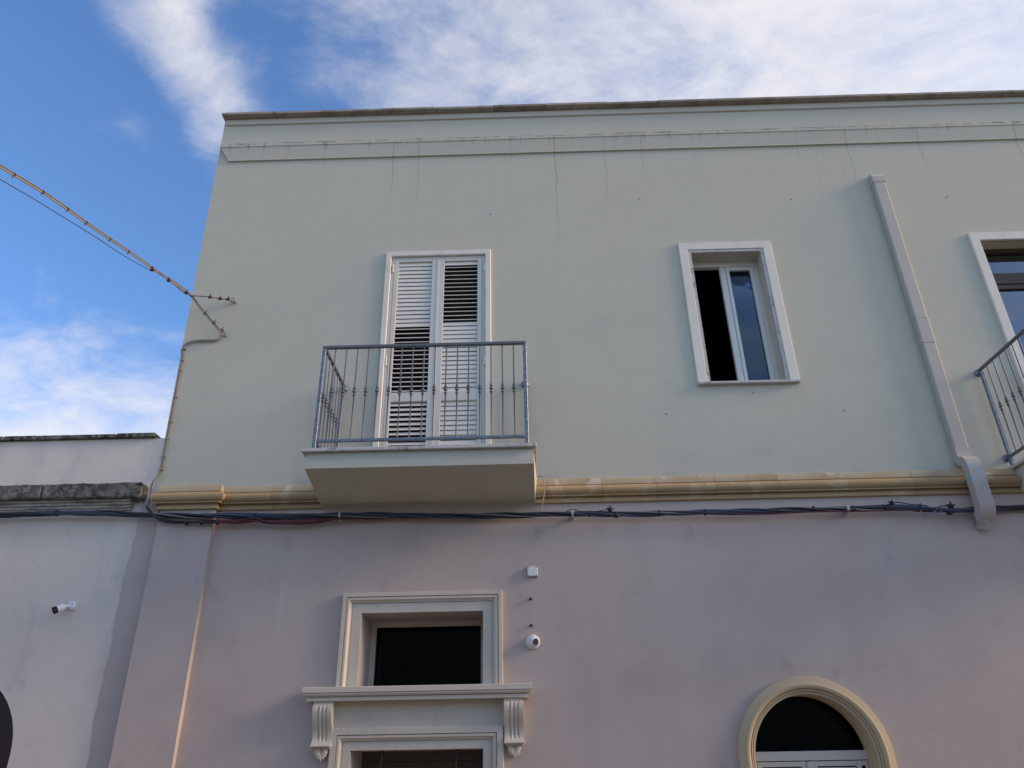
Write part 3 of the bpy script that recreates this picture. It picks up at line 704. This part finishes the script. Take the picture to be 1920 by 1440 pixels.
# ------------------------------------------------------------------ drainpipe (flat sheet duct)
dpx0, dpx1, dpy = 4.800, 4.955, -.10
pipe = thing('drainpipe', 'square sheet metal drainpipe running down the wall and over the string course', 'drainpipe', (4.88, 0, 3.9))
zt = 8.70
mb = MB().box(dpx0, dpx1, dpy, -.001, 6.40, 8.60, .012).build('pipe', 'pipe_paint', pipe)
MB().box(dpx0, dpx1, dpy, -.001, 4.66, 6.10, .012).build('pipe', 'pipe_paint', pipe)
MB().box(dpx0-.004, dpx1+.004, dpy-.004, -.0005, 6.055, 6.41, .012).build('coupling', 'pipe_paint', pipe)
hp = [(0, 8.56), (dpy-.006, 8.56), (dpy-.006, 8.655), (dpy+.03, 8.715), (0, 8.735)]
MB().add([(dpx0-.005, y, z) for y, z in hp]+[(dpx1+.005, y, z) for y, z in hp], [(0, 1, 2, 3, 4), (5, 9, 8, 7, 6)]+[(k, (k+1) % 5, 5+(k+1) % 5, 5+k) for k in range(5)]).build('head', 'pipe_paint', pipe)
def duct(path, x0, x1, half, name):
    """rectangular duct whose centre line runs in the y-z plane"""
    n = len(path); vs = []; fs = []
    for i, (y, z) in enumerate(path):
        a = Vector(path[max(i-1, 0)]); b = Vector(path[min(i+1, n-1)]); d = (b-a).normalized(); nn = Vector((-d.y, d.x))
        vs += [(x0, y+nn.x*half, z+nn.y*half), (x1, y+nn.x*half, z+nn.y*half), (x1, y-nn.x*half, z-nn.y*half), (x0, y-nn.x*half, z-nn.y*half)]
    for i in range(n-1):
        for k in range(4): fs.append((i*4+k, i*4+(k+1) % 4, i*4+4+(k+1) % 4, i*4+4+k))
    fs += [(3, 2, 1, 0), tuple(4*(n-1)+k for k in range(4))]
    return MB().add(vs, fs).build(name, 'pipe_paint', pipe, smooth=25)
duct([(-.052, 4.70), (-.052, 4.62), (-.060, 4.585), (-.080, 4.560), (-.11, 4.545), (-.145, 4.53), (-.170, 4.505), (-.180, 4.47), (-.180, 4.42)], dpx0-.004, dpx1+.004, .053, 'elbow')
duct([(-.180, 4.44), (-.180, 4.06)], dpx0-.002, dpx1+.002, .052, 'pipe')
duct([(-.180, 4.08), (-.180, 4.02), (-.172, 3.98), (-.152, 3.95), (-.120, 3.925), (-.085, 3.905)], dpx0-.004, dpx1+.004, .055, 'elbow')
ax = Vector((0, .55, -.83)).normalized()
MB().lathe([(.062, -.02), (.066, .03), (.074, .032), (.074, .048), (.063, .05), (.060, .12)], (4.878, -.09, 3.915), ax, 24).build('spout_collar', 'pipe_paint', pipe, smooth=40)

# ------------------------------------------------------------------ small fittings on the ground floor wall
bx0, bz1 = U(988, 1061, -.05); bx1, bz0 = U(1009, 1080, -.05)
jb = tag(MB().box(bx0, bx1, -.034, -.0005, bz0, bz1, .005).build('junction_box', 'grey_plastic'), 'square grey plastic junction box above the dome camera', 'junction box')
MB().box(bx0+.004, bx1-.004, -.042, -.0342, bz0+.004, bz1-.004, .005).build('lid', 'white_plastic', jb)
for xx in (bx0+.012, bx1-.012):
    for zz_ in (bz0+.012, bz1-.012): MB().lathe([(.005, 0), (.005, .003)], (xx, -.0415, zz_), (0, -1, 0), 10).build('screw', 'black_plastic', jb)
for (px, py, lab) in ((995, 1122, 'black cable gland stub right below the junction box'), (996, 1172, 'black cable gland stub right above the dome camera')):
    x, z = U(px, py, -.03)
    st = tag(MB().lathe([(.014, 0), (.014, .014), (.011, .016), (.011, .040), (.008, .044)], (x, -.0005, z), (0, -1, 0), 14).build('cable_stub', 'black_plastic', smooth=40), lab, 'cable gland')
x, z = U(999.5, 1203, -.03)
dome = thing('dome_camera', 'white dome security camera beside the moulded ground floor window', 'camera', (x, 0, z))
MB().lathe([(.070, 0), (.072, .006), (.070, .022), (.062, .030), (.05, .032)], (x, -.0005, z), (0, -1, 0), 32).build('base', 'white_plastic', dome, smooth=40)
look = Vector((.56, -.80, -.20)).normalized()
ball_c = Vector((x, -.038, z))
pr = [(.058*math.sin(t), .058*math.cos(t)) for t in [math.pi*(1-k/14) for k in range(11)]]
MB().lathe(pr+[(.037, .045), (.035, .047)], ball_c, look, 32).build('ball', 'white_plastic', dome, smooth=50)
MB().lathe([(.034, .040), (.034, .0485), (.030, .0495), (.018, .0485), (.001, .0485)], ball_c, look, 24).build('lens', 'black_plastic', dome, smooth=40)
MB().tube(spline([P3(*q, .0024) for q in ((999, 1082), (996, 1098), (995, 1122), (996, 1150), (996, 1172), (998, 1190))], 6), .0035, 6).build('lead', 'lower_plaster', dome, smooth=60)
# bullet camera on the neighbour
bx, bz = U(132, 1136, -.02)
bc = thing('bullet_camera', 'white bullet security camera on the pale lilac wall', 'camera', (bx, 0, bz))
MB().lathe([(.046, 0), (.046, .030), (.040, .036), (.016, .038)], (bx, .003, bz), (0, -1, 0), 28).build('base', 'white_plastic', bc, smooth=40)
for q in (40, 140, 270):
    MB().lathe([(.005, 0), (.005, .004)], (bx+.03*math.cos(R(q)), -.033, bz+.03*math.sin(R(q))), (0, -1, 0), 8).build('screw', 'black_plastic', bc)
tip = P3(103, 1144, -.13); rear = P3(119, 1138, -.085)
MB().tube([(bx, -.03, bz), tuple(rear*.5+Vector((bx, -.05, bz))*.5), tuple(rear)], .014, 12).build('arm', 'white_plastic', bc, smooth=50)
dd = (tip-rear).normalized()
MB().lathe([(.028, -.010), (.035, -.004), (.035, .058), (.033, .060)], rear, dd, 24).build('body', 'white_plastic', bc, smooth=40)
MB().lathe([(.0355, .0595), (.037, .061), (.037, .098), (.033, .098), (.032, .08), (.001, .08)], rear, dd, 24).build('lens_hood', 'black_plastic', bc, smooth=40)

# ------------------------------------------------------------------ cables along the string course
yB = -.105
bpts = [(-60, 967), (0, 966), (100, 962), (200, 962), (285, 966), (360, 968), (430, 967), (520, 968), (620, 967), (760, 966), (960, 967), (1060, 964), (1150, 964), (1250, 962), (1350, 960), (1440, 958), (1520, 955), (1600, 954), (1670, 952), (1730, 955), (1790, 957), (1850, 955), (1920, 952), (2000, 951)]
cl = spline([Vector((-13, yB, 4.30)), Vector((-10.5, yB, 4.26)), Vector((-8, yB, 4.235))] + [P3(px, py, yB if px < 1800 else -.06) for px, py in bpts] + [Vector((8, -.06, 4.03)), Vector((10.9, -.06, 4.05))], 14)
cb = thing('cable_bundle', 'twisted bundle of blue and black cables strung below the string course', 'cable', (0, 0, 4.0))
def strand(center, rad, turns, phase, r, mt, parent, name='strand', wob=0.0):
    pts = []; L = 0
    for i, p in enumerate(center):
        if i: L += (p-center[i-1]).length
        an = phase + L*turns*2*math.pi + .6*math.sin(L*1.7+phase)
        rr = rad*(1+.35*math.sin(L*2.3+phase*2))
        pts.append(p + Vector((0, math.cos(an)*rr, math.sin(an)*rr)))
    return MB().tube(pts, r, 6).build(name, mt, parent, smooth=70)
for k, (mt, r) in enumerate((('cable_blue', .0135), ('cable_blue', .012), ('cable_black', .0135), ('cable_grey', .008), ('cable_black', .011), ('cable_blue', .0105))):
    strand(cl, .0185, .55, k*2*math.pi/6, r, mt, cb)
def connector(px, py, y, s=1.0, rot=0):
    p = P3(px, py, y)
    mb = MB().box(-.030*s, .030*s, -.022*s, .022*s, -.026*s, .026*s, .007)
    mb.tube([(-.055*s, 0, .012*s), (.055*s, 0, .012*s)], .010*s, 8).tube([(0, -.02*s, .02*s), (0, -.02*s, .050*s)], .009*s, 8).box(-.012*s, .012*s, -.034*s, -.02*s, -.012*s, .012*s, .003)
    o = mb.build('connector', 'black_plastic', None); o.location = p; o.rotation_euler = (0, rot, 0); adopt(o, cb); return o
for a in ((1144, 955, -.12, .75, .1), (1156, 967, -.12, .8, -.2), (1660, 952, -.12, .75, .9), (1672, 943, -.12, .7, .2), (1724, 949, -.12, .6, .5), (1782, 949, -.12, .9, .0), (1780, 962, -.12, .8, .15)): connector(*a)
mb = MB().tube(spline([P3(*q, -.125) for q in ((1060, 962), (1068, 956), (1080, 956), (1092, 960), (1110, 961), (1130, 957), (1144, 955))], 6), .004, 6); mb.build('loose_wire', 'cable_black', cb, smooth=70)
mb = MB().tube(spline([P3(*q, -.125) for q in ((1660, 948), (1680, 942), (1710, 946), (1735, 948), (1750, 955), (1765, 949), (1785, 949))], 6), .006, 6); mb.build('loose_wire', 'cable_black', cb, smooth=70)
mb = MB().tube(spline([P3(*q, -.13) for q in ((1725, 957), (1735, 964), (1748, 962), (1760, 954), (1764, 960), (1755, 966), (1750, 960))], 6), .006, 6); mb.build('loose_wire', 'cable_grey', cb, smooth=70)
for px in (107, 483, 1107, 1236, 1325, 1525, 1600):
    q = min(cl, key=lambda p: abs(p.x-U(px, 962, yB)[0]))
    MB().tube([q+Vector((-.008, 0, 0)), q+Vector((.008, 0, 0))], .036, 10).build('cable_tie', 'cable_black', cb, smooth=70)
for px in (637, 1072, 1593):
    q = min(cl, key=lambda p: abs(p.x-U(px, 962, yB)[0]))
    MB().box(q.x-.016, q.x+.016, q.y+.02, .0, q.z-.040, q.z+.006, .004).tube([q+Vector((-.012, 0, 0)), q+Vector((.012, 0, 0))], .037, 10).build('wall_bracket', 'grey_plastic', cb)
# dark sleeved cable sagging below
c2 = spline([P3(*q, y) for q, y in (((275, 950), -.10), ((284, 962), -.12), ((300, 973), -.125), ((325, 979), -.125), ((360, 978), -.125), ((400, 977), -.125), ((440, 976), -.10), ((480, 974), -.10), ((540, 973), -.10), ((620, 971), -.10), ((800, 969), -.09))], 8)
sg = thing('sagging_cable', 'dark sleeved cable sagging across the top of the pilaster', 'cable', tuple(c2[20]))
strand(c2, .012, .8, 0, .012, 'cable_black', sg); strand(c2, .012, .8, 2.1, .010, 'cable_black', sg); strand(c2, .013, .8, 4.2, .007, 'cable_red', sg)
for px, py in ((350, 972), (378, 971), (408, 971)):
    a = P3(px, py+8, -.125); MB().tube([a+Vector((-.01, 0, -.0)), a+Vector((.01, 0, 0))], .030, 10).tube([a, a+Vector((.006, 0, .055))], .004, 6).build('cable_tie', 'cable_black', sg, smooth=60)
# red sleeve
rc = thing('red_cable', 'faded red cable bundle beside the balcony underside', 'cable', tuple(P3(560, 977, -.1)))
c3 = spline([P3(*q, -.12) for q in ((405, 978), (450, 978), (480, 975), (497, 979), (520, 980), (560, 979), (595, 977), (615, 974), (640, 971))], 8)
for k in range(3): strand(c3, .006+.0085*1, .7, k*2.1, .0085 if k else .010, 'cable_red', rc)
MB().tube(spline([P3(*q, -.125) for q in ((495, 978), (530, 979), (570, 978), (598, 976))], 6), [.012]+[.022]*17+[.012], 10).build('sleeve', 'cable_red', rc, smooth=60)
c4_ = spline([P3(*q, -.125) for q in ((1380, 964), (1440, 964), (1520, 960), (1600, 959), (1680, 957), (1720, 957))], 8)
tag(MB().tube(c4_, .007, 6).build('red_cable', 'cable_red', smooth=70), 'thin red cable running under the blue cable bundle towards the drainpipe', 'cable')
# white cord by the balcony
wc = spline([P3(*q) for q in ((1008, 894, -.05), (1014, 893, -.07), (1019, 899, -.12), (1021, 912, -.14), (1020, 928, -.14), (1017, 944, -.13), (1013, 957, -.12), (1010, 963, -.115))], 8)
tag(MB().tube(wc, .006, 8).build('white_cord', 'cable_cream', smooth=70), 'cream cord hanging from the balcony corner over the string course', 'cord')

# ------------------------------------------------------------------ overhead cable
YO = -3.2
h2 = P3(424, 630, -.005); h1 = P3(441, 567, -.005)
oc = thing('overhead_cable', 'pair of cream cables strapped to a wire crossing the sky to the wall', 'cable', tuple(h2))
def along(pts): return [P3(px, py, y) for px, py, y in pts]
def depth_at(px): return -.30 + (px-352)/(0-352)*(YO+.30)
main_px = [(-140, 222), (0, 313), (90, 368), (180, 432), (240, 472), (290, 507), (352, 550)]
mp = [P3(px, py, depth_at(px)) for px, py in main_px]
far = lambda a, b: [a+(a-b)*k for k in (5.0, 3.0, 1.2)]
mp = far(mp[0], mp[1]) + mp
tail = along(((372, 574, -.22), (395, 602, -.14), (408, 617, -.10)))
m1 = spline(mp + tail + along(((414, 627, -.06), (411, 636, -.03), (400, 640, -.02), (375, 640, -.018), (352, 644, -.018), (341, 655, -.018)))+[Vector((xl_up(z)+.030, -.018, z)) for z in (6.15, 5.9, 5.5, 5.1, 4.8, 4.66)]+along(((286, 905, -.075), (281, 930, -.12), (276, 950, -.10))), 8)
off = lambda P, v: [p+Vector(v) for p in P]
MB().tube(m1, .0095, 8).build('strand', 'cable_cream', oc, smooth=70)
MB().tube(off(m1, (.010, -.004, .013)), .007, 8).build('strand', 'cable_dark_cream', oc, smooth=70)
sw = spline([p+Vector((.0, -.0, .022)) for p in mp] + along(((395, 600, -.14), (418, 622, -.05), (424, 629, -.02))), 8)
MB().tube(sw, .0045, 6).build('support_wire', 'rust_clamp', oc, smooth=70)
for px in (27, 75, 120, 165, 208, 243, 285, 317):
    p = min(m1[:90], key=lambda p: abs((p-CAM).normalized().dot(ray(px, 720).normalized())*0 + ((960+FPX*(p-CAM).dot(RT)/(p-CAM).dot(fw))-px)))
    t = (mp[5]-mp[3]).normalized()
    MB().tube([p+Vector((.004, -.002, .006))-t*.006, p+Vector((.004, -.002, .006))+t*.006], .019, 10).tube([p, p+Vector((0, 0, -.034))], .005, 6).build('strap', 'rust_clamp', oc, smooth=60)
for (px, py, y) in ((385, 588, -.17), (401, 606, -.12), (416, 620, -.06)):
    p = P3(px, py, y); MB().box(-.014, .014, -.012, .012, -.02, .02, .004).tube([(0, 0, .01), (.004, 0, .05)], .006, 6)
    mb = MB().tube([p+Vector((-.01, 0, .01)), p+Vector((.01, 0, -.01))], .022, 8).tube([p, p+Vector((.012, 0, .05))], .006, 6); mb.build('wire_clamp', 'rust_clamp', oc, smooth=60)
def hook(p, lab):
    t = thing('wall_hook', lab, 'hook', tuple(p))
    MB().lathe([(.020, 0), (.020, .008), (.009, .010), (.009, .04)], p, (0, -1, 0), 12).build('plate', 'zinc', t, smooth=40)
    c = p + Vector((-.018, -.058, 0)); MB().tube([c + Vector((.028*math.cos(a), 0, .028*math.sin(a))) for a in [2*math.pi*k/16 for k in range(15)]], .008, 8).build('eye', 'zinc', t, smooth=60)
hook(h1, 'upper zinc eye hook in the wall holding the single wire'); hook(h2, 'lower zinc eye hook in the wall where the cables land')
tw = thing('guy_wire', 'short dark wire with clamps tied to the upper eye hook', 'wire', tuple(h1))
g = spline(along(((285, 505, depth_at(285)-.01), (317, 525, depth_at(317)), (350, 551, -.32), (385, 556, -.2), (415, 560, -.10), (432, 563, -.06), (437, 566, -.05))), 8)
MB().tube(g, .007, 6).build('wire', 'iron_grey', tw, smooth=70)
for (px, py, y) in ((286, 506, depth_at(286)-.03), (317, 526, depth_at(317)-.03), (350, 549, -.34), (394, 557, -.17), (413, 560, -.11), (428, 561, -.07)):
    p = P3(px, py, y); MB().tube([p+Vector((-.02, 0, 0)), p+Vector((.02, 0, -.003))], .018, 8).tube([p, p+Vector((.0, 0, .045))], .007, 6).build('wire_clamp', 'rust_clamp', tw, smooth=60)
tp = [P3(px, py, depth_at(px)-.02) for px, py in ((-140, 248), (0, 336), (60, 371), (120, 408), (180, 445), (230, 478), (283, 508))]
thin = spline(far(tp[0], tp[1]) + tp, 8)
tag(MB().tube(thin, .0042, 6).build('thin_wire', 'cable_black', smooth=70), 'thin dark wire slung below the strapped cable pair', 'wire')
# clips holding the cables down the corner
for z in (6.28, 6.12, 5.98, 5.62, 5.30, 5.08, 4.86, 4.70):
    x = xl_up(z)+.030; MB().box(x-.016, x+.030, -.030, -.001, z-.005, z+.005, .002).build('clip', 'cable_cream', oc)

# small stubs left in the plaster
for i, (px, py) in enumerate(((1413, 735), (1250, 775), (1585, 768), (1200, 373), (920, 400), (1485, 373), (1778, 368))):
    x, z = U(px, py, -.01)
    o = MB().lathe([(.011, 0), (.011, .004), (.006, .006), (.006, .014), (.002, .015)], (x, -.0005, z), (0, -1, 0), 10).build('wall_plug', 'iron_grey', smooth=40); o.data.materials[0] = MATS['zinc']
    tag(o, ('small dark metal stub in the wall just below the narrow window sill', 'tiny metal stub in the wall between balcony railing and narrow window',
            'tiny metal stub in the wall between narrow window and lower drainpipe', 'tiny metal stub high above the gap between shutter door and narrow window',
            'tiny metal stub in the wall just above the louvred shutter door', 'tiny metal stub high in the wall between narrow window and drainpipe head',
            'tiny metal stub high in the wall above the brown framed glazed door')[i], 'wall plug', 'stubs left in the upper wall')
# hooks with wires under the door lintel
for px in (717, 858):
    x, _ = U(px, 1414, .12); z = ldo[3]
    t = thing('hanging_wire', 'steel hook with thin wire hanging under the entrance door lintel', 'wire', (x, .12, z), 'hooks under the entrance lintel')
    MB().lathe([(.018, 0), (.018, .006), (.008, .008), (.008, .02)], (x, .12, z-.0005), (0, 0, -1), 12).tube([(x+.014*math.cos(a), .12, z-.034+.014*math.sin(a)) for a in [2*math.pi*k/12 for k in range(12)]], .004, 6).build('hook', 'rust_clamp', t, smooth=50)
    MB().tube([(x, .12, z-.046), (x-.012, .12, z-.11), (x-.014, .12, z-.5)], .004, 6).build('wire', 'iron_grey', t, smooth=60)

# ------------------------------------------------------------------ house on the other side of the street (behind the camera)
oh = thing('facing_house', 'long low plastered house on the far side of the street', 'house', (0, -13, GZ))
ow = MB().box(-22, 16, -16, -11.0, GZ, 5.0)
ow.build('wall', 'opposite_plaster', oh)
MB().box(-22.1, 16.1, -16.1, -10.9, 5.002, 5.12, .01).build('coping', 'coping_band', oh)
for i in range(9):
    x = -20+4*i
    MB().box(x, x+1.1, -10.998, -10.96, GZ, 2.1).build('door', 'brown_frame', oh)
    MB().box(x+1.9, x+2.8, -10.998, -10.965, .9, 2.2).build('window', 'shutter_paint', oh)
